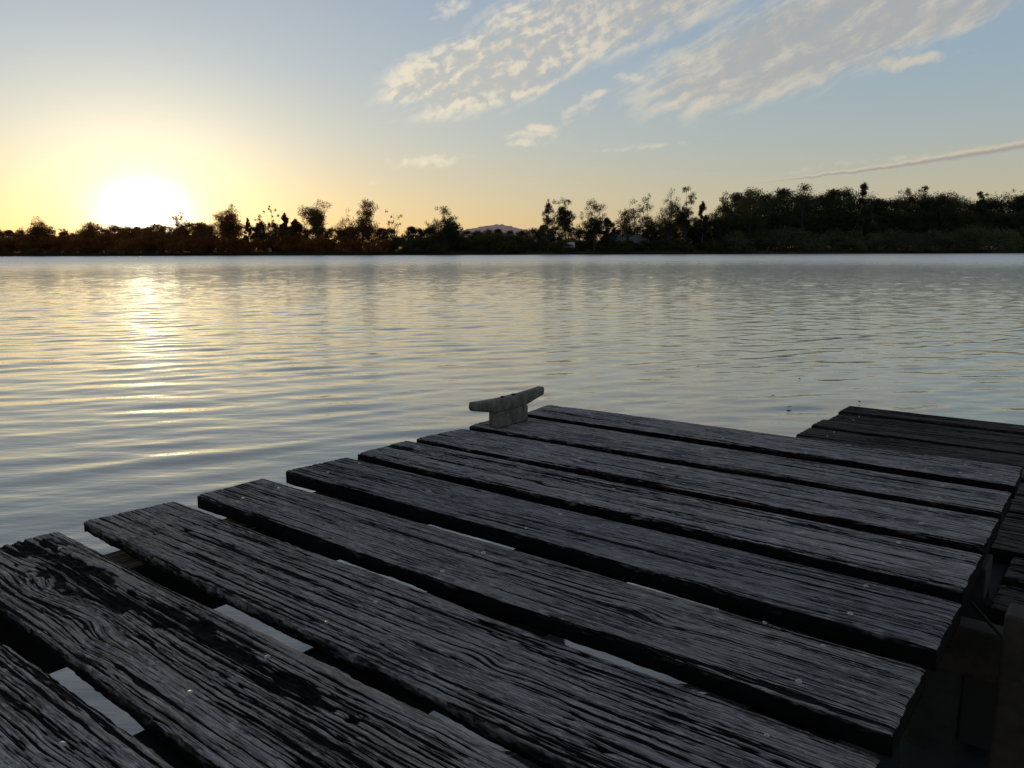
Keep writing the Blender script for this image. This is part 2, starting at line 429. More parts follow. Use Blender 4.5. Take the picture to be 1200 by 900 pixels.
    ext = lambda arr, val=None: np.concatenate([arr.ravel()] + [a_ if val is None else np.full(m, val) for a_ in (arr[0], arr[0], arr[-1], arr[-1])])
    o = mesh_np(name, V, F, mat, parent, True, {'groove': ext(groove, .95), 'ulen': ext(A), 'vwarp': ext(VW)})
    if label: o['label'] = label
    # sample of the height so that nails sit in the wood
    o_top = lambda a, b: top
    return o

def nail_mesh():
    me = bpy.data.meshes.new('nail'); vs = []; fs = []; seg = 14
    prof = [(0.0045, -.005), (.0045, .0006), (.0042, .0012), (.0034, .0017), (.0018, .0020)]
    for r, z in prof:
        for j in range(seg): t = 2 * math.pi * j / seg; vs.append((r * math.cos(t), r * math.sin(t), z))
    vs.append((0, 0, .0021))
    for i in range(len(prof) - 1):
        for j in range(seg): fs.append((i * seg + j, i * seg + (j + 1) % seg, (i + 1) * seg + (j + 1) % seg, (i + 1) * seg + j))
    k = (len(prof) - 1) * seg
    for j in range(seg): fs.append((k + j, k + (j + 1) % seg, len(vs) - 1))
    me.from_pydata(vs, [], fs); me.polygons.foreach_set('use_smooth', [True] * len(fs)); me.materials.append(M_NAIL)
    return me
NAIL = nail_mesh()
rn = random.Random(5)
def add_nails(plank, spots, z):
    for a, b in spots:
        o = bpy.data.objects.new('nail', NAIL); link(o, plank)
        o.location = AB(a, b, z + rn.uniform(-.0006, .0004)); s = rn.uniform(.8, 1.15); o.scale = (s * rn.uniform(.85, 1.15), s, s)
        o.rotation_euler = (rn.uniform(-.25, .25), rn.uniform(-.25, .25), rn.uniform(0, 6))

jetty = empty('wooden_jetty', AB(-1.1, 1.5, 0), 0, label='weathered grey timber jetty deck filling the foreground, with wide gaps between its planks', cat='jetty')
JI = Matrix.Translation(-jetty.location)
def under(o, root):           # keep world coordinates when a part hangs under an empty away from the origin
    o.parent = root; o.matrix_parent_inverse = Matrix.Translation(-root.location)
    return o

PL = [  # near/far edges measured along the deck, farthest plank first; nails on the three bearers
    # name, aLn,aLf,aRn,aRf, bLn,bLf,bRn,bRf
    ('A', -1.868, -1.888, -.192, -.197, 2.488, 2.692, 2.524, 2.752, [(-1.80, 2.62), (-1.06, 2.56), (-1.05, 2.66), (-.334, 2.565), (-.334, 2.675), (-.262, 2.587)]),
    ('B', -1.895, -1.903, -.194, -.192, 2.185, 2.425, 2.233, 2.445, [(-.338, 2.27), (-1.06, 2.25), (-1.05, 2.37), (-.35, 2.39)]),
    ('C', -1.914, -1.882, -.195, -.191, 1.925, 2.128, 1.951, 2.180, [(-1.808, 1.994), (-1.06, 1.97), (-1.05, 2.09), (-.334, 2.025), (-.338, 2.148)]),
    ('D', -1.919, -1.918, -.192, -.190, 1.657, 1.872, 1.669, 1.897, [(-1.794, 1.715), (-1.81, 1.827), (-1.06, 1.685), (-1.058, 1.816), (-.347, 1.855), (-.346, 1.709)]),
    ('E', -1.934, -1.909, -.189, -.185, 1.394, 1.602, 1.383, 1.600, [(-1.81, 1.446), (-1.814, 1.572), (-1.064, 1.425), (-1.055, 1.554), (-.345, 1.566), (-.336, 1.426)]),
    ('F', -1.927, -1.921, -.191, -.190, 1.097, 1.306, 1.091, 1.305, [(-1.796, 1.152), (-1.796, 1.265), (-1.049, 1.119), (-1.046, 1.246), (-.339, 1.275), (-.335, 1.14)]),
    ('G', -1.955, -1.927, -.193, -.193, .817, 1.031, .765, 1.026, [(-1.05, .937), (-1.06, .83), (-.325, .979)]),
    ('H', -1.945, -1.934, -.193, -.193, .522, .748, .478, .728, [(-1.04, .693), (-1.044, .561), (-1.81, .70), (-.33, .66), (-.33, .54)]),
    ('I', -1.930, -1.93, -.19, -.19, .215, .457, .200, .452, [(-1.063, .389), (-1.06, .27)]),
]
for i, (nm, aLn, aLf, aRn, aRf, bLn, bLf, bRn, bRf, nails) in enumerate(PL):
    near = nm in 'GHIF'
    kn = {'H': [(-1.66, .60, .05, .55), (-1.36, .57, .045, .4)], 'I': [(-.95, .33, .04, .5)], 'G': [(-.75, .90, .03, .4)],
          'E': [(-1.45, 1.50, .03, .6)], 'D': [(-1.25, 1.74, .03, .5)], 'F': [(-.62, 1.2, .035, .6)], 'C': [(-1.3, 2.0, .03, .5)]}.get(nm, [])
    rp = {'H': [(-1.86, .67, .10, .05), (-1.70, .655, .17, .05), (-1.53, .64, .16, .042), (-1.35, .67, .34, .030), (-1.0, .66, .25, .018)], 'D': [(-1.85, 1.78, .05, .03)]}.get(nm)
    vf = {'A': 210, 'B': 270, 'C': 290, 'D': 210, 'E': 290, 'F': 290, 'G': 185, 'H': 215, 'I': 190}[nm]
    dp = {'A': .004, 'B': .003, 'C': .0026, 'D': .0042, 'E': .0026, 'F': .0026, 'G': .0042, 'H': .0046, 'I': .0044}[nm]
    th = {'G': .030, 'H': .030, 'I': .030, 'F': .038, 'E': .042, 'D': .042}.get(nm, .042)
    lab = {'H': 'plank with a black rotted patch and swirling knotted grain at its water end',
           'B': 'plank carrying the mooring cleat', 'G': 'plank with long deep straight grooves'}.get(nm)
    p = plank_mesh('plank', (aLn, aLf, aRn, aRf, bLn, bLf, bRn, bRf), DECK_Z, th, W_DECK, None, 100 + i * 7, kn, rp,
                   na=760 if near else 620, nb=330 if near else 240, vf=vf, depth=dp, label=lab, side_shade={'G': .40, 'H': .50, 'I': .50}.get(nm, .68))  # sides that catch light are painted less dark
    under(p, jetty)
    add_nails(p, nails, DECK_Z + .0005)

def beam(name, a0, a1, b0, b1, z0, z1, mat, root, bev=.006):
    mb = MB(); mb.box((a0, b0, z0), (a1, b1, z1), bev=bev)
    o = mb.build(name, mat, None); o.rotation_euler = (0, 0, YAW)
    o.parent = root; o.matrix_parent_inverse = Matrix.Translation(-root.location)
    return o
def post(name, a, b, r, z0, z1, mat, root, seg=14):
    mb = MB(); c = AB(a, b, 0)
    n = 8
    mb.tube([(c.x + rn.uniform(-.004, .004), c.y + rn.uniform(-.004, .004), z0 + (z1 - z0) * k / n) for k in range(n + 1)], [r * (1.05 - .06 * k / n) for k in range(n + 1)], seg)
    o = mb.build(name, mat, None, True)
    if root: under(o, root)
    return o
BT = DECK_Z - .051
for a0, a1 in ((-1.83, -1.69), (-1.09, -.965), (-.40, -.262)):
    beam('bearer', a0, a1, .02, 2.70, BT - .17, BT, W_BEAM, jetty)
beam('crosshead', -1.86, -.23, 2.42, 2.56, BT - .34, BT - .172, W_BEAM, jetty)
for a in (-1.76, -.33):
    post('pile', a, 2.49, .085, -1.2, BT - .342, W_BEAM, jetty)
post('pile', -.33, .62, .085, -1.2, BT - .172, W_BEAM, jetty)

# ------------------------------------------------------------------ lower walkway beyond and beside the deck
low = empty('lower_walkway', AB(.2, 3.6, 0), 0, label='lower mossy brown plank landing beyond and to the right of the jetty deck', cat='walkway')
bl = 4.985; k = 0
edges = []
while bl > 2.55:
    wdt = .205 + .012 * math.sin(k * 2.3); edges.append((bl - wdt, bl)); bl -= wdt + .036 + .006 * math.sin(k * 1.7); k += 1
for i, (b0, b1) in enumerate(edges):
    aL = -1.275 + .012 * math.sin(i * 1.9) if b0 > 2.80 else -.205 + .008 * math.sin(i * 3.1)
    tone = None
    p = plank_mesh('plank', (aL, aL + .004, 1.75, 1.75, b0, b1, b0, b1), LOW_Z + rn.uniform(-.004, .004), .045, W_LOW, None, 300 + i * 5, (), None,
                   na=360 if b0 > 2.8 else 220, nb=60, vf=75, depth=.004, label='paler brown plank' if i == 1 else None)
    under(p, low)
    for a in (-1.14, -.12, .82, 1.67):
        if a > aL + .03:
            add_nails(p, [(a, b0 + .05), (a, b1 - .05)], LOW_Z)
for a0 in (-1.2, -.19, .75, 1.6):
    beam('bearer', a0, a0 + .13, 2.50, 4.95, LOW_Z - .046 - .004 - .17, LOW_Z - .050, W_BEAM, low)
beam('shade_board', -.26, 1.74, 2.43, 2.475, LOW_Z - .46, LOW_Z - .03, M_DARK, low)  # added black board standing in for the dark void under the landing
beam('shade_board', -.262, -.212, 2.48, 4.9, LOW_Z - .25, LOW_Z - .05, M_DARK, low)  # added black strip hides bright water so the gap reads as shade
for a, b in ((-1.13, 4.75), (-1.13, 3.0), (-.12, 2.62), (-.12, 4.75), (.82, 2.62), (.82, 4.75), (1.66, 4.75), (1.66, 2.62)):
    post('pile', a, b, .09, -1.2, LOW_Z - .222, W_BEAM, low)

# ------------------------------------------------------------------ brown post, brace and cable in the slot on the right
pst = empty('mooring_post', AB(-.082, 1.635, 0), 0, label='dark brown square timber post standing in the slot right of the jetty deck', cat='post')
mb = MB(); mb.box((-.035, -.035, -1.2), (.035, .035, .795), bev=.006); o = mb.build('post_shaft', W_POST, pst); o.rotation_euler = (0, 0, YAW)
mb = MB(); mb.box((-.178, .20, .54), (.60, .26, .65), bev=.005); o = mb.build('cross_brace', W_POST, pst); o.rotation_euler = (0, 0, YAW)
mb = MB(); pts = []
for k in range(17):
    t = k / 16; p = AB(-.20 + .30 * t, 1.86 - .30 * t, .70 - .05 * t - .03 * math.sin(math.pi * t)); pts.append(p)
mb.tube(pts, .0035, 8)
o = mb.build('cable', M_DARK, None, True); tag(o, 'thin black cable sagging across the slot beside the brown post', 'cable')

# ------------------------------------------------------------------ mooring cleat on the second-farthest plank
def make_cleat():
    b_mid = 2.285
    root = empty('mooring_cleat', AB(-1.79, b_mid, DECK_Z), YAW, label='grey weathered two-horned mooring cleat bolted at the water end of the jetty', cat='cleat')
    # crossbar along local y: lofted rounded-rectangle sections
    secs = []
    N = 26; prof = []
    for i in range(N + 1):
        t = -1 + 2 * i / N; y = t * .222
        a = abs(t)
        top = .107 + .009 * a ** 2
        bot = .056 + .030 * max(0, (a - .34) / .66) ** 1.0
        hw = .026 - .009 * a
        if a > .93:
            q = (a - .93) / .07; sh = math.sqrt(max(0, 1 - q * q)) * .75 + .25
            mid = (top + bot) / 2; top = mid + (top - mid) * sh; bot = mid + (bot - mid) * sh; hw *= sh
        prof.append((y, bot, top, hw))
    seg = 20; vs = []; fs = []
    for (y, bo, to, hw) in prof:
        cz = (bo + to) / 2; hz = (to - bo) / 2
        for j in range(seg):
            th = 2 * math.pi * j / seg; c, s = math.cos(th), math.sin(th); e = .45
            vs.append((hw * math.copysign(abs(c) ** e, c), y, cz + hz * math.copysign(abs(s) ** e, s)))
    for i in range(N):
        for j in range(seg): fs.append((i * seg + j, i * seg + (j + 1) % seg, (i + 1) * seg + (j + 1) % seg, (i + 1) * seg + j))
    fs.append(tuple(range(seg))[::-1]); fs.append(tuple(N * seg + j for j in range(seg)))
    mb = MB(); mb.v = [Vector(v) for v in vs]; mb.f = [list(f) for f in fs]
    bar = mb.build('crossbar', M_CLEAT, root, True)
    mb = MB(); mb.box((-.0235, -.088, .0015), (.0235, .092, .060), bev=.003); mb.build('foot', M_CLEAT, root)
    for y in (-.035, .030):
        mb = MB(); mb.tube([(0, y, .1000), (0, y, .1112)], .0075, 12); mb.build('bolt_hole', M_DARK, bar)
    return root
make_cleat()

# ------------------------------------------------------------------ water
def make_water():
    # fan of rows: fine near the jetty, coarser away, every vertex displaced by the same set of wave trains
    nr, nc = 1500, 1000
    r0, r1 = 1.1, 214.0
    t = np.linspace(0, 1, nr); rr = r0 * (r1 / r0) ** t
    an = np.radians(np.linspace(-58, 58, nc))
    Rr, An = np.meshgrid(rr, an, indexing='ij')
    X = Rr * np.sin(An) / np.maximum(np.cos(An), .35) * .999; Y = Rr * 1.0 - 1.6
    sp = np.maximum(Rr * (math.log(r1 / r0) / nr), Rr * (np.radians(116) / nc))    # local spacing
    Z = np.zeros_like(X)
    rnd = np.random.RandomState(11)
    dist = np.hypot(X, Y)
    for i in range(72):
        lam = math.exp(rnd.uniform(math.log(.11), math.log(1.35)))
        th = math.radians(108 + rnd.normal(0, 17)) if i % 4 else math.radians(78 + rnd.normal(0, 26))
        kk = 2 * math.pi / lam
        slope = .0105 * (lam / .5) ** .10
        if lam < .25: slope *= .7
        if lam > .7: slope *= .62
        amp = slope / kk
        ph = rnd.uniform(0, 6.283)
        # patchy wave groups
        gm = .35 + 1.3 * vn(X / (lam * 5.0) + i * 13.7, Y / (lam * 3.0) + i * 7.1, i)
        fade = 1 - sst(sp, lam / 7, lam / 3.0)
        if fade.max() <= 0: continue
        a = kk * (X * math.cos(th) + Y * math.sin(th)) + ph + 1.2 * vn(X / (lam * 4), Y / (lam * 4), 200 + i)
        Z += amp * fade * gm * np.sin(a)
    # steeper, shorter chop in the middle distance, calmer beside the jetty
    Z *= (.55 + .55 * sst(dist, 5, 18))
    V = np.stack([X, Y, Z + WATER_Z], -1).reshape(-1, 3)
    i = np.arange((nr - 1) * (nc - 1)); r = i // (nc - 1); c = i % (nc - 1); q = r * nc + c
    F = np.stack([q, q + 1, q + nc + 1, q + nc], 1)
    m, T, B = new_mat('river_water')
    geo = T.n('ShaderNodeNewGeometry').outputs['Position']
    d = T.vm('LENGTH', geo)
    far = T.rng(d, 8, 60)
    h1 = T.noise(T.mapping(geo, rot=(0, 0, R(-14)), sc=(.55, 2.0, 1)), 1.7, 3, .6, dims='2D')
    h2 = T.noise(T.mapping(geo, (4, 2, 0), rot=(0, 0, R(10)), sc=(.7, 2.2, 1)), 5.5, 3, .6, dims='2D')
    wind = T.rng(T.noise(T.mapping(geo, sc=(.010, .035, 1)), 1, 3, .55, dims='2D'), .35, .62)
    hh = T.m('ADD', T.m('MULTIPLY', h1, T.m('MULTIPLY', far, T.m('SUBTRACT', .078, T.m('MULTIPLY', T.rng(d, 60, 120), .045)))), T.m('MULTIPLY', h2, T.m('ADD', .0022, T.m('MULTIPLY', far, T.m('ADD', .004, T.m('MULTIPLY', wind, .008))))))
    bp = T.n('ShaderNodeBump'); bp.inputs['Strength'].default_value = 1.0; bp.inputs['Distance'].default_value = 1.0
    T.put(bp.inputs['Height'], hh)
    nrm = bp.outputs[0]
    fr = T.n('ShaderNodeFresnel'); fr.inputs['IOR'].default_value = 2.0; T.put(fr.inputs['Normal'], nrm)
    gl = T.n('ShaderNodeBsdfGlossy'); gl.inputs['Color'].default_value = (1, .965, .885, 1); T.put(gl.inputs['Normal'], nrm)
    T.put(gl.inputs['Roughness'], T.m('ADD', T.m('ADD', .05, T.m('MULTIPLY', T.rng(d, 20, 150), .12)), T.m('MULTIPLY', T.rng(d, 45, 120), .20)))
    df = T.n('ShaderNodeBsdfDiffuse'); df.inputs['Color'].default_value = (.055, .068, .068, 1)
    mx = T.n('ShaderNodeMixShader')
    T.put(mx.inputs[0], T.m('MINIMUM', T.m('MULTIPLY', T.m('POWER', fr.outputs[0], .84), 1.20), .98)); T.put(mx.inputs[1], df.outputs[0]); T.put(mx.inputs[2], gl.outputs[0])
    T.put(m.node_tree.nodes['Material Output'].inputs['Surface'], mx.outputs[0])
    m.node_tree.nodes.remove(B)
    o = mesh_np('water', V, F, m, None, True); tag(o, kind='structure', label='rippled river water reflecting the sunset')
make_water()

# a few dead leaves floating
mf, Tf, Bf = new_mat('dead_leaf'); Bf.inputs['Base Color'].default_value = (.02, .013, .008, 1)
def px_on(px, py, z):
    pitch, roll = 0.169943, -0.003047
    cp, sp = math.cos(pitch), math.sin(pitch)
    fw = Vector((0, cp, -sp)); up0 = Vector((0, sp, cp)); r0_ = Vector((1, 0, 0))
    rt = r0_ * math.cos(roll) + up0 * math.sin(roll); up = up0 * math.cos(roll) - r0_ * math.sin(roll)
    dd = fw * 926.3 + rt * (px - 600) + up * (450 - py)
    return dd * ((z - 1.45) / dd.z) + Vector((0, 0, 1.45))
for q in ((1007, 471), (925, 477), (906, 464), (937, 444), (818, 430)):
    P = px_on(q[0], q[1], .012); mb = MB(); L = .028; a = rn.uniform(0, 3)
    pts = [(-L, 0, 0), (-L * .3, -.012, .004), (L, 0, .006), (-L * .2, .012, .004)]
    c, s = math.cos(a), math.sin(a)
    mb.v = [Vector((P.x + x * c - y * s, P.y + x * s + y * c, P.z + z + dz)) for dz in (0, .002) for x, y, z in pts]
    mb.f = [[3, 2, 1, 0], [4, 5, 6, 7], [0, 1, 5, 4], [1, 2, 6, 5], [2, 3, 7, 6], [3, 0, 4, 7]]
    o = mb.build('floating_leaf', mf); tag(o, 'tiny dark leaf floating on the water beyond the jetty', 'leaf', 'dead leaves floating near the landing')

# ------------------------------------------------------------------ far bank
SHORE = 185.0
def land():
    nx, ny = 160, 60
    x = np.linspace(-1400, 1400, nx); y = SHORE - 1.5 + (np.linspace(0, 1, ny) ** 2.4) * 3500
    X, Y = np.meshgrid(x, y, indexing='ij')
    Z = -.5 + 1.2 * sst(Y + 1.2 * np.sin(X * .35) + 1.0 * np.sin(X * .11 + 1), SHORE - 1, SHORE + 3) + .5 * vn(X * .05, Y * .05, 3) * sst(Y, SHORE, SHORE + 20)
    V = np.stack([X, Y, Z], -1).reshape(-1, 3)
    i = np.arange((nx - 1) * (ny - 1)); r = i // (ny - 1); c = i % (ny - 1); q = r * ny + c
    m, T, B = new_mat('bank_ground')
    g = T.n('ShaderNodeNewGeometry').outputs['Position']
    T.put(B.inputs['Base Color'], T.mix(T.rng(T.noise(g, .4, 4, .6), .35, .65), (.03, .03, .015), (.06, .06, .03))); B.inputs['Roughness'].default_value = 1
    o = mesh_np('ground', V, np.stack([q, q + ny, q + ny + 1, q + 1], 1), m, None, True); tag(o, kind='structure', label='low grassy far river bank')
land()
# the muddy bed under the water, reaching to the near side
mb = MB(); mb.v = [Vector(p) for p in ((-900, -60, -1.2), (900, -60, -1.2), (900, SHORE + 4, -1.2), (-900, SHORE + 4, -1.2))]; mb.f = [[0, 1, 2, 3]]
mm, TT, BB = new_mat('river_mud'); BB.inputs['Base Color'].default_value = (.03, .028, .02, 1)
o = mb.build('riverbed', mm); tag(o, kind='structure')

def PXX(px, Y): return (px - 600) / 926.3 * Y                       # lateral place of something at distance Y
def HGT(py, Y, px=600):                                              # height of a top seen at row py
    hz = 291 + (600 - px) * 0.00305
    return 1.45 + (hz - py) / 926.3 * Y / .995

def hill(name, x0, x1, Y, prof, col, label):
    n = 120; xs = np.linspace(x0, x1, n); base = np.interp(xs, [p[0] for p in prof], [p[1] for p in prof])
    rows = []
    for k in range(9):
        f = k / 8
        rows.append(np.stack([xs, np.full(n, Y + 260 * f * f), np.maximum(0, base + (vn(xs * .10, xs * 0 + k, 7) - .5) * 5 + (vn(xs * .25, xs * 0 + k, 9) - .5) * 3) * math.sin(math.pi / 2 * min(1, .06 + f))], -1))
    rows = [rows[0] * [1, 1, 0] + [0, -200, -1]] + rows
    V = np.concatenate(rows); K = len(rows)
    i = np.arange((K - 1) * (n - 1)); r = i // (n - 1); c = i % (n - 1); q = r * n + c
    m, T, B = new_mat(name + '_cover')
    g = T.n('ShaderNodeNewGeometry').outputs['Position']
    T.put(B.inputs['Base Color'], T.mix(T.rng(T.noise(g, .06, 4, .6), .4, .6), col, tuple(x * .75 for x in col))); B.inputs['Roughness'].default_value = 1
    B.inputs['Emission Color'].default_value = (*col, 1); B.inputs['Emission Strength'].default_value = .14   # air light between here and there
    o = mesh_np(name, V, np.stack([q, q + 1, q + n + 1, q + n], 1), m, None, True); tag(o, kind='structure', label=label)
Yh = 1500
hill('hill', PXX(470, Yh), PXX(700, Yh), Yh, [(PXX(470, Yh), 0), (PXX(520, Yh), 36), (PXX(548, Yh), 42), (PXX(562, Yh), 47), (PXX(580, Yh), 52), (PXX(598, Yh), 49), (PXX(612, Yh), 42), (PXX(640, Yh), 34), (PXX(700, Yh), 0)], (.42, .28, .25), 'hazy purple brown wooded hill far behind the gap in the trees')  # distance haze painted into this hill's base colour
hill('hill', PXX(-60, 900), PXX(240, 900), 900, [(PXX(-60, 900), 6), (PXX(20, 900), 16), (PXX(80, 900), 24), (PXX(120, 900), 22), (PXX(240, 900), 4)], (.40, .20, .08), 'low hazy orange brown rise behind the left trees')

# ---- foliage
def leaf_mat(name, c1, c2, tr=.35, trc=(.10, .085, .02)):
    m, T, B = new_mat(name)
    oi = T.n('ShaderNodeObjectInfo').outputs['Random']
    at = T.n('ShaderNodeAttribute', attribute_name='tone').outputs['Fac']
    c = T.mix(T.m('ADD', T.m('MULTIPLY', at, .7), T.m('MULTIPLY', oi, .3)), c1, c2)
    df = T.n('ShaderNodeBsdfDiffuse'); T.put(df.inputs['Color'], c)
    tl = T.n('ShaderNodeBsdfTranslucent'); T.put(tl.inputs['Color'], T.mix(.5, c, trc))
    mx = T.n('ShaderNodeMixShader'); mx.inputs[0].default_value = tr
    T.put(mx.inputs[1], df.outputs[0]); T.put(mx.inputs[2], tl.outputs[0])
    T.put(m.node_tree.nodes['Material Output'].inputs['Surface'], mx.outputs[0]); m.node_tree.nodes.remove(B)
    return m
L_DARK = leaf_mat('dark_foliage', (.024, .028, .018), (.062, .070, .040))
L_GLARE = leaf_mat('glare_browned_foliage', (.085, .042, .018), (.17, .082, .03), .45, (.55, .24, .05))  # veiling sun glare painted into the leaf colour as brown
L_GLARE_WEAK = leaf_mat('weak_glare_foliage', (.060, .038, .020), (.12, .075, .036), .4, (.30, .14, .04))  # weaker glare tint in the leaf colour, farther from the sun
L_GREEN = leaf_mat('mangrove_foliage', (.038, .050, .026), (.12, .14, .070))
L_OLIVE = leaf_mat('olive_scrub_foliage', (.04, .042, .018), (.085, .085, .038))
def bark(name, a, b):
    m, T, B = new_mat(name)
    g = T.n('ShaderNodeTexCoord').outputs['Object']
    T.put(B.inputs['Base Color'], T.mix(T.noise(T.mapping(g, sc=(3, 3, .6)), 1, 3, .6), a, b)); B.inputs['Roughness'].default_value = .9
    return m
BK = bark('dark_bark', (.03, .024, .018), (.06, .05, .04)); BK_PALE = bark('pale_bark', (.12, .11, .09), (.22, .20, .17))

def leaves(centres, rads, counts, size, rs, droop=0.0, flat=.75):
    Vs = []; tone = []
    for c, r, n in zip(centres, rads, counts):
        n = int(n)
        if n < 1: continue
        p = rs.normal(0, .62, (n, 3)) * r; q_ = np.linalg.norm(p, axis=1); p *= np.minimum(1, 1.35 * r / (q_ + 1e-9))[:, None]; p[:, 2] *= flat
        p += c
        d = rs.normal(0, 1, (n, 3)); d[:, 2] -= droop * 2.0; d /= np.linalg.norm(d, axis=1)[:, None]
        e = np.cross(d, rs.normal(0, 1, (n, 3))); e /= np.linalg.norm(e, axis=1)[:, None] + 1e-9
        L = (size * rs.uniform(.6, 1.5, n))[:, None]; W = L * (.32 if droop else .5)
        Vs.append(np.stack([p - d * L * .5, p + e * W * .5, p + d * L * .5, p - e * W * .5], 1))
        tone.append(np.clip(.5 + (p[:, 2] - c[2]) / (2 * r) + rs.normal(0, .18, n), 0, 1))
    V = np.concatenate(Vs).reshape(-1, 3); tone = np.repeat(np.concatenate(tone), 4)
    return V, np.arange(len(V)).reshape(-1, 4), tone

def limb_path(a, b, rs, n=5, wob=.06):
    a = np.array(a, float); b = np.array(b, float); L = np.linalg.norm(b - a)
    return [tuple(a + (b - a) * (t ** 1.0) + (rs.normal(0, wob, 3) * L * math.sin(math.pi * t)) + np.array([0, 0, -.12 * L * math.sin(math.pi * t) * .5])) for t in np.linspace(0, 1, n)]

def tree_meshes(kind, H, W, rs, dens=1.0):
    """returns crown (V,F,tone) and a trunk builder for a tree with its base at the origin"""
    mb = MB(); C = []; Rr = []; N = []
    tr = .014 * H + .05
    lean = rs.uniform(-.05, .05) * H
    if kind in ('gum', 'umbrella', 'bare', 'open'):
        fork = H * (.30 if kind != 'umbrella' else .45)
        mb.tube(limb_path((0, 0, -.4), (lean * .4, 0, fork), rs, 6, .02), [tr * (1 - .45 * k / 5) for k in range(6)], 7)
        nl = {'gum': 8, 'umbrella': 9, 'bare': 9, 'open': 9}[kind]
        for i in range(nl):
            th = 2 * math.pi * i / nl + rs.uniform(-.4, .4)
            q = rs.uniform(.35, 1.0) if i else 0.1
            up = {'gum': 1 - .30 * q * q - rs.uniform(0, .36), 'umbrella': 1 - .22 * q * q - rs.uniform(0, .26), 'bare': 1 - .3 * q - rs.uniform(0, .2), 'open': 1 - .4 * q * q - rs.uniform(0, .25)}[kind]
            if i == 0: up = .97
            rad = W * .5 * q * .82
            end = np.array([math.cos(th) * rad + lean, math.sin(th) * rad, H * up * .94])
            st = np.array([lean * .4, 0, fork * rs.uniform(.72, 1.0)])
            pth = limb_path(st, end, rs, 6, .05)
            mb.tube(pth, [tr * .5 * (1 - .82 * k / 5) for k in range(6)], 5)
            subs = 13 if kind != 'bare' else 6
            for j in range(subs):
                t = rs.uniform(.28, 1.0); bp_ = np.array(pth[min(5, int(t * 5))])
                off = rs.normal(0, 1, 3); off /= np.linalg.norm(off); off[2] = off[2] * .6 + .15
                e2 = bp_ + off * W * rs.uniform(.06, .22)
                e2[2] = min(e2[2], H * .99)
                mb.tube([tuple(bp_), tuple((bp_ + e2) / 2 + rs.normal(0, .03, 3) * W * .3), tuple(e2)], [tr * .16, tr * .10, tr * .04], 4)
                r = W * rs.uniform(.035, .095) * (1.15 if kind == 'umbrella' else 1)
                if kind == 'bare':
                    if rs.rand() < .3: C.append(e2); Rr.append(r * .8); N.append(30 * dens)
                    for _ in range(2):
                        e3 = e2 + rs.normal(0, .06, 3) * W + [0, 0, .05 * W]
                        mb.tube([tuple(e2), tuple(e3)], [tr * .06, tr * .02], 3)
                else:
                    C.append(e2); Rr.append(r); N.append((100 if kind != 'open' else 66) * dens * (r / (W * .09)) ** 1.8)
        droop = .5; size = .27; flat = .75
    elif kind == 'sheoak':
        mb.tube(limb_path((0, 0, -.4), (lean, 0, H * .97), rs, 8, .012), [tr * (1 - .9 * k / 7) for k in range(8)], 7)
        nb = 34
        for i in range(nb):
            t = rs.uniform(.22, 1.0); z0 = H * t * .92
            th = rs.uniform(0, 6.283)
            prof = min(1, (1.05 - t) * 1.5) ** .75
            rad = W * .5 * prof * rs.uniform(.35, 1.0)
            st = np.array([lean * t, 0, z0]); end = np.array([lean * t + math.cos(th) * rad, math.sin(th) * rad, min(H, z0 + rad * .35 + .02 * H)])
            mb.tube([tuple(st), tuple((st + end) / 2 + [0, 0, -.02 * H]), tuple(end)], [tr * .22, tr * .15, tr * .05], 4)
            for f in (.55, .8, 1.0):
                C.append(st + (end - st) * f); Rr.append(W * rs.uniform(.05, .095)); N.append(62 * dens)
        C.append(np.array([lean, 0, H * .97])); Rr.append(W * .05); N.append(40)
        droop = .9; size = .30; flat = 1.2
    elif kind == 'dense':
        mb.tube(limb_path((0, 0, -.4), (lean, 0, H * .8), rs, 6, .02), [tr * (1 - .8 * k / 5) for k in range(6)], 7)
        for i in range(84):
            th = rs.uniform(0, 6.283); t = rs.uniform(.10, 1.0)
            env = math.sin(math.pi * (.18 + .80 * t) ** 1.15) ** .55 if t < .999 else .2
            rad = W * .5 * env * rs.uniform(.15, .95) ** .6 * .85
            c = np.array([math.cos(th) * rad + lean * t, math.sin(th) * rad, H * (.06 + .87 * t)])
            r = W * rs.uniform(.06, .125)
            c[2] = min(c[2], H - r * .6)
            C.append(c); Rr.append(r); N.append(88 * dens)
            if i % 4 == 0: mb.tube(limb_path((lean * t * .6, 0, H * t * .55), c, rs, 4, .03), [tr * .3, tr * .2, tr * .12, tr * .04], 4)
        droop = .3; size = .34; flat = .85
    else:  # bush: dome to the ground, many small rounded masses
        for i in range(5):
            th = i * 1.26; mb.tube(limb_path((math.cos(th) * .2, math.sin(th) * .2, -.3), (math.cos(th) * W * .25, math.sin(th) * W * .25, H * .6), rs, 4, .05), [tr * .7, tr * .5, tr * .3, tr * .1], 5)
        for i in range(44):
            th = rs.uniform(0, 6.283); ph = math.acos(rs.uniform(0, 1)); q = rs.uniform(.55, .92)
            r = W * rs.uniform(.09, .15)
            c = np.array([math.cos(th) * math.sin(ph) * W * .5 * q, math.sin(th) * math.sin(ph) * W * .5 * q, H * (.10 + .84 * math.cos(ph) * q)])
            C.append(c); Rr.append(r); N.append(125 * dens)
        droop = .1; size = .30; flat = .8
    V, F, tone = leaves(C, Rr, N, size, rs, droop, flat)
    # fit: top exactly H, half width about W/2
    V[:, 2] *= H / max(V[:, 2].max(), .1)
    V[:, 2] = np.maximum(V[:, 2], .05)
    return V, F, tone, mb

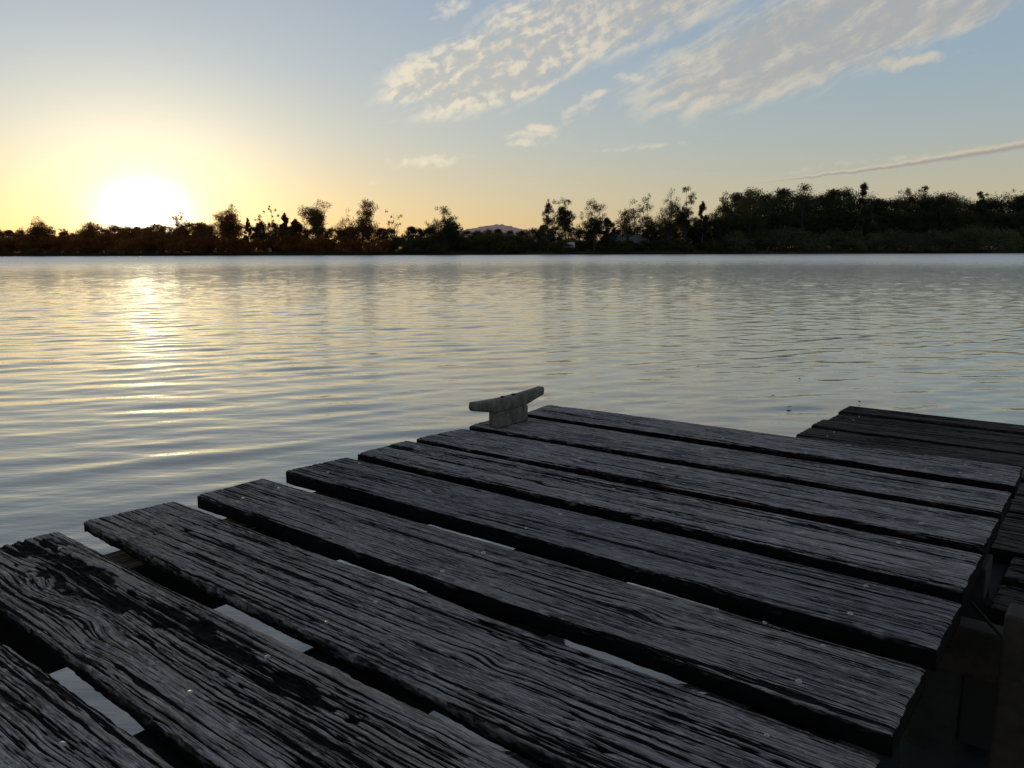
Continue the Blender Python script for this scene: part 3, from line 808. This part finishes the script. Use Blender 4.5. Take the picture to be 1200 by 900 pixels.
def make_tree(name, kind, x, Y, H, W, seed, lmat, bmat, dens=1.0, z=.35, **tags):
    rs = np.random.RandomState(seed)
    V, F, tone, mb = tree_meshes(kind, H, W, rs, dens)
    root = empty(name, (x, Y, z), 0, **tags)
    mb.build('trunk', bmat, root, True)
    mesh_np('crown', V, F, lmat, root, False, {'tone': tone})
    return root
def copy_tree(src, x, Y, s, rz, z=.35, sz=None, label=None, group=None):
    r = src.copy(); link(r); r.location = (x, Y, z); r.rotation_euler = (0, 0, rz); r.scale = (s, s, sz or s)
    if label: r['label'] = label
    if group: r['group'] = group
    for ch in [c for c in bpy.data.objects if c.parent == src]:
        c = ch.copy(); link(c); c.parent = r
    return r

# skyline trees that can be told apart: px of the middle, row of the top, width in px, kind, distance, density, label
SKY = [
 (4, 265, 34, 'dense', 192, 1, 'glare-browned leafy tree cut by the left edge of the photo, silhouetted at dusk'),
 (40, 266, 26, 'gum', 194, 1.1, 'small rounded tree at the left foot of the layered gum'),
 (58, 254, 30, 'umbrella', 190, 1.3, 'flat layered gum left of the sun, highest at the left end of the bank'),
 (86, 268, 14, 'open', 192, .8, 'tiny wispy sapling alone in the dip left of the sun'),
 (116, 260, 44, 'dense', 190, 1, 'broad rounded tree directly beneath the left half of the sun glare'),
 (160, 265, 24, 'gum', 191, 1, 'low tree with glowing leaf edges under the middle of the sun glare'),
 (188, 257, 34, 'gum', 190, 1.1, 'golden backlit gum with bright gaps in front of the sun'),
 (219, 248, 22, 'gum', 189, 1.2, 'small tufted gum at the right edge of the sun glare'),
 (247, 260, 36, 'dense', 191, 1, 'low dense tree between the tufted gum and the round-headed gum'),
 (275, 240, 34, 'umbrella', 188, 1.5, 'round-headed clumpy gum, tallest just right of the sun'),
 (297, 256, 14, 'sheoak', 189, 1, 'narrow pointed tree right of the round-headed gum'),
 (308, 252, 18, 'gum', 190, 1, 'small thin-crowned tree second right of the round-headed gum'),
 (323, 242, 20, 'bare', 189, 1, 'nearly leafless twiggy tree right of the sun'),
 (338, 250, 18, 'sheoak', 190, 1, 'dark upright tree right of the nearly leafless twiggy one'),
 (353, 257, 20, 'dense', 191, 1, 'short bushy tree left of the broad umbrella gum'),
 (377, 235, 38, 'umbrella', 188, 1.35, 'broad umbrella gum with several bare trunks showing sky between them'),
 (407, 245, 34, 'open', 190, 1.3, 'loose low gum between the broad umbrella gum and the tall leaning gum'),
 (437, 234, 38, 'gum', 188, 1.5, 'tall leaning gum left of the bare grey tree'),
 (464, 247, 26, 'bare', 189, 1.2, 'bare grey tree with fine branches, almost no leaves'),
 (519, 242, 36, 'gum', 187, 1.7, 'solitary full-crowned gum standing left of the distant hill'),
 (532, 254, 22, 'gum', 188, 1.4, 'lower shoulder tree against the right side of the solitary gum'),
 (640, 235, 28, 'sheoak', 188, .8, 'wispy cone-shaped tree right of the distant hill'),
 (663, 233, 24, 'umbrella', 189, 1.1, 'slender tree with a small open head on a bare stem'),
 (695, 235, 36, 'gum', 187, 1.8, 'dark dense-headed gum left of the house roof'),
 (711, 255, 24, 'dense', 188, 1, 'small dark tree touching the right side of the dense-headed gum'),
 (735, 234, 34, 'gum', 189, 1.1, 'thin-crowned gum rising directly behind the house roof'),
 (757, 229, 34, 'gum', 190, 1.1, 'lacy gum right of the house roof with sky through its crown'),
 (781, 223, 38, 'gum', 189, 1.2, 'tall lacy gum with a rounded see-through crown'),
 (800, 221, 26, 'gum', 188, 1.5, 'tall narrow gum joined to the right of the lacy rounded one'),
 (820, 237, 20, 'sheoak', 189, 1.2, 'lower upright tree in the notch right of the lacy gums'),
 (843, 226, 28, 'gum', 190, 1.6, 'medium gum with a pointed tuft left of the big dark clump'),
 (876, 221, 46, 'dense', 189, 1, 'big dark solid tree, leftmost of the high forest'),
 (906, 222, 22, 'open', 192, .9, 'see-through slender tree between two big dark crowns'),
 (934, 217, 46, 'dense', 191, 1, 'highest broad dark crown on the right half of the bank'),
 (958, 228, 36, 'dense', 192, 1, 'dark round crown right of the highest broad one'),
 (981, 221, 26, 'open', 193, 1, 'feathery pale-topped tree left of the twin-spired one'),
 (1003, 216, 30, 'sheoak', 191, 1.3, 'twin-spired feathery tree, tallest spike on the right'),
 (1041, 225, 20, 'open', 195, 1, 'small open tuft above the right forest line, left of three'),
 (1057, 222, 22, 'gum', 196, 1.2, 'middle dark tuft of three above the right forest line'),
 (1072, 220, 20, 'gum', 195, 1.1, 'right tuft of three above the right forest line'),
 (1095, 230, 46, 'dense', 192, 1, 'smooth rounded dome of foliage right of the three tufts'),
 (1138, 226, 16, 'umbrella', 198, 1, 'lone little tree on a bare stem above the right forest'),
 (1178, 224, 26, 'bare', 199, 1.5, 'sparse twiggy tree near the right edge of the photo'),
 (1198, 219, 24, 'gum', 197, 1.2, 'tree cut by the right edge of the photo, above the forest'),
]
for i, (px, py, wp, kind, Y, dn, lab) in enumerate(SKY):
    H = HGT(py, Y, px) - .35; W = wp / 926.3 * Y
    if kind in ('gum', 'umbrella', 'open'): W *= 1.32
    mat = L_GLARE if px < 300 else (L_GLARE_WEAK if px < 480 else L_DARK)
    nm = {'sheoak': 'sheoak_tree', 'bare': 'bare_tree', 'dense': 'leafy_tree'}.get(kind, 'gum_tree')
    make_tree(nm, kind, PXX(px, Y), Y, H, W, 40 + i, mat, BK, dn, label=lab, cat='tree')

# forest filling in behind and between, from a few source trees
rs0 = np.random.RandomState(77)
def sources(kind, n, H, W, lmat, name, lab, cat, grp):
    out = []
    for i in range(n):
        out.append(make_tree(name, kind, 0, 0, H, W * (.85 + .15 * i), 500 + i * 3 + len(kind), lmat, BK, 1.15, label=lab, cat=cat, group=grp))
    return out
def place(srcs, spots, H0, lab=None):
    used = [False] * len(srcs)
    for n, (px, py, Y) in enumerate(spots):
        k = n % len(srcs); s = (HGT(py, Y, px) - .35) / H0; rz = rs0.uniform(0, 6.28); x = PXX(px, Y)
        sx = max(s, .62) * rs0.uniform(.95, 1.2)
        if not used[k]:
            used[k] = True; r = srcs[k]; r.location = (x, Y, .35); r.rotation_euler = (0, 0, rz); r.scale = (sx, sx, s)
        else: copy_tree(srcs[k], x, Y, sx, rz, sz=s)
def line(pts, step, jit, Y0, Y1):
    out = []; x = pts[0][0]
    while x <= pts[-1][0]:
        out.append((x + rs0.uniform(-2, 2), float(np.interp(x, [p[0] for p in pts], [p[1] for p in pts])) + rs0.uniform(-jit, jit), rs0.uniform(Y0, Y1))); x += step * rs0.uniform(.8, 1.2)
    return out
A1 = sources('dense', 4, 9, 7.5, L_GLARE, 'leafy_tree', 'glare-browned backlit tree in the continuous low belt below the sun', 'tree', 'low tree belt on the left bank')
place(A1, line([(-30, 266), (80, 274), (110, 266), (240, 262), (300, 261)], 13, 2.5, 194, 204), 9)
A2 = sources('dense', 4, 9, 7.5, L_DARK, 'leafy_tree', 'dark tree in the middle stretch of the low belt behind the scrub', 'tree', 'middle tree belt on the far bank')
place(A2, line([(482, 266), (540, 268), (600, 270), (640, 264), (720, 268), (742, 272)], 13, 2.5, 196, 206), 9)
A5 = sources('dense', 3, 9, 7.5, L_GLARE_WEAK, 'leafy_tree', 'glare-tinted tree in the low belt beneath the umbrella gum and leaning gum', 'tree', 'glare-tinted tree belt on the far bank')
place(A5, line([(312, 262), (352, 264), (400, 266), (470, 269)], 12, 2.5, 194, 204), 9)
A3 = sources('dense', 5, 13, 9.5, L_DARK, 'leafy_tree', 'dark tree in the solid forest wall on the right', 'tree', 'forest wall on the right bank')
place(A3, line([(745, 268), (822, 258), (848, 238), (862, 228), (960, 225), (1020, 232), (1060, 229), (1110, 231), (1140, 238), (1160, 234), (1180, 228), (1235, 221)], 11, 7, 198, 212), 13)
place_ = line([(760, 268), (860, 254), (900, 250), (1230, 248)], 14, 3, 193, 197)
A4 = sources('dense', 4, 9, 7.5, L_DARK, 'leafy_tree', 'shorter dark tree at the foot of the forest wall on the right', 'tree', 'lower trees before the forest wall')
place(A4, place_, 9)
B1 = sources('bush', 5, 5.0, 7.0, L_GREEN, 'mangrove_bush', 'rounded dark green mangrove along the right shore', 'bush', 'mangroves along the right shore')
place(B1, line([(860, 270), (905, 265), (960, 270), (1000, 268), (1060, 272), (1120, 263), (1180, 266), (1235, 262)], 21, 3, 186.5, 189.5), 5.0)
B2 = sources('bush', 4, 3.6, 5.2, L_OLIVE, 'shore_bush', 'olive scrub bush on the middle stretch of shore', 'bush', 'scrub bushes on the middle shore')
place(B2, line([(470, 278), (520, 276), (600, 272), (640, 278), (700, 282), (770, 279), (860, 280)], 17, 3, 186.8, 190), 3.6)
B3 = sources('bush', 4, 4.2, 6.0, L_GLARE, 'shore_bush', 'glare-browned backlit bush along the left shore', 'bush', 'bushes along the left shore')
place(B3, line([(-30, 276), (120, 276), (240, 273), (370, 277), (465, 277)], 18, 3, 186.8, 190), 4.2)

# reeds and grass along the waterline
def reeds():
    rs = np.random.RandomState(8); n = 26000
    x = rs.uniform(-150, 150, n); y = SHORE + .3 + rs.uniform(0, 2.2, n); h = rs.uniform(.35, 1.0, n) * (.7 + .6 * vn(x * .15, x * 0, 4)); w = rs.uniform(.03, .08, n)
    dx = rs.normal(0, .15, n); V = np.stack([np.stack([x - w, y, x * 0 - .1], 1), np.stack([x + w, y, x * 0 - .1], 1), np.stack([x + dx, y, h], 1)], 1).reshape(-1, 3)
    o = mesh_np('reeds', V, np.arange(len(V)).reshape(-1, 3), L_OLIVE, None, False, {'tone': rs.uniform(0, 1, len(V))})
    tag(o, 'low reeds and grass along the far waterline', 'reeds', kind='stuff')
reeds()

# ---- house and caravan glimpsed through the trees
def wallmat(name, c):
    m, T, B = new_mat(name); g = T.n('ShaderNodeTexCoord').outputs['Object']
    T.put(B.inputs['Base Color'], T.mix(T.noise(g, 2, 3, .6), tuple(x * .8 for x in c), c)); B.inputs['Roughness'].default_value = .7; return m
M_ROOF = wallmat('grey_metal_roof', (.15, .15, .155)); M_WALL = wallmat('pale_wall', (.10, .095, .085)); M_WHITE = wallmat('white_panel', (.50, .48, .46)); M_GLASS = wallmat('dark_glass', (.02, .025, .03))
def house():
    Y = 194; x = PXX(733, Y); r = empty('house', (x, Y, .5), R(12), label='small grey-roofed house half hidden behind the thin-crowned gum', cat='house')
    mb = MB(); mb.box((-4.2, -3, 0), (4.2, 3, 2.0)); wall = mb.build('wall', M_WALL, r)
    mb = MB(); mb.v = [Vector(p) for p in ((-4.8, -3.6, 1.95), (4.8, -3.6, 1.95), (4.8, 3.6, 1.95), (-4.8, 3.6, 1.95), (-4.8, 0, 4.1), (4.8, 0, 4.1))]
    mb.f = [[0, 1, 5, 4], [2, 3, 4, 5], [0, 4, 3], [1, 2, 5], [3, 2, 1, 0]]; mb.build('roof', M_ROOF, r)
    for q in (-2.6, 0, 2.4):
        mb = MB(); mb.box((q - .5, -3.04, .8), (q + .5, -3.005, 1.7)); w_ = mb.build('window', M_WALL, r)
        mb = MB(); mb.box((q - .42, -3.06, .88), (q + .42, -3.042, 1.62)); mb.build('pane', M_GLASS, w_)
house()
def caravan():
    Y = 187.5; x = PXX(666, Y); r = empty('caravan', (x, Y, .5), R(4), label='white caravan showing between trunks near the middle of the far bank', cat='caravan')
    mb = MB(); mb.box((-1.3, -1, .95), (1.3, 1, 2.3), bev=.15); b = mb.build('body', M_WHITE, r)
    mb = MB(); mb.box((-1.1, -1.03, 1.45), (.9, -1.002, 1.75)); mb.build('window', M_GLASS, r)
    for s in (-.5, .5):
        mb = MB(); mb.tube([(s, -1.05, .72), (s, -.85, .72)], .3, 14); mb.build('wheel', M_GLASS, r)
    mb = MB(); mb.box((-1.2, -.9, .6), (1.2, .9, .93)); mb.build('chassis', M_GLASS, r)
caravan()
o = None

# ------------------------------------------------------------------ sun
sl = bpy.data.lights.new('sun', 'SUN'); sl.energy = 2.0; sl.angle = R(.6); sl.color = (1.0, .66, .36)
so = link(bpy.data.objects.new('sun', sl))
sd = Vector((math.sin(R(SUN_AZ)) * math.cos(R(SUN_EL)), math.cos(R(SUN_AZ)) * math.cos(R(SUN_EL)), math.sin(R(SUN_EL))))
so.rotation_euler = sd.to_track_quat('Z', 'Y').to_euler(); so.location = (-60, 60, 30)
S.cycles.use_denoising = True
S.cycles.max_bounces = 6; S.cycles.diffuse_bounces = 3; S.cycles.glossy_bounces = 4; S.cycles.transparent_max_bounces = 4
S.cycles.sample_clamp_indirect = 6; S.cycles.sample_clamp_direct = 5
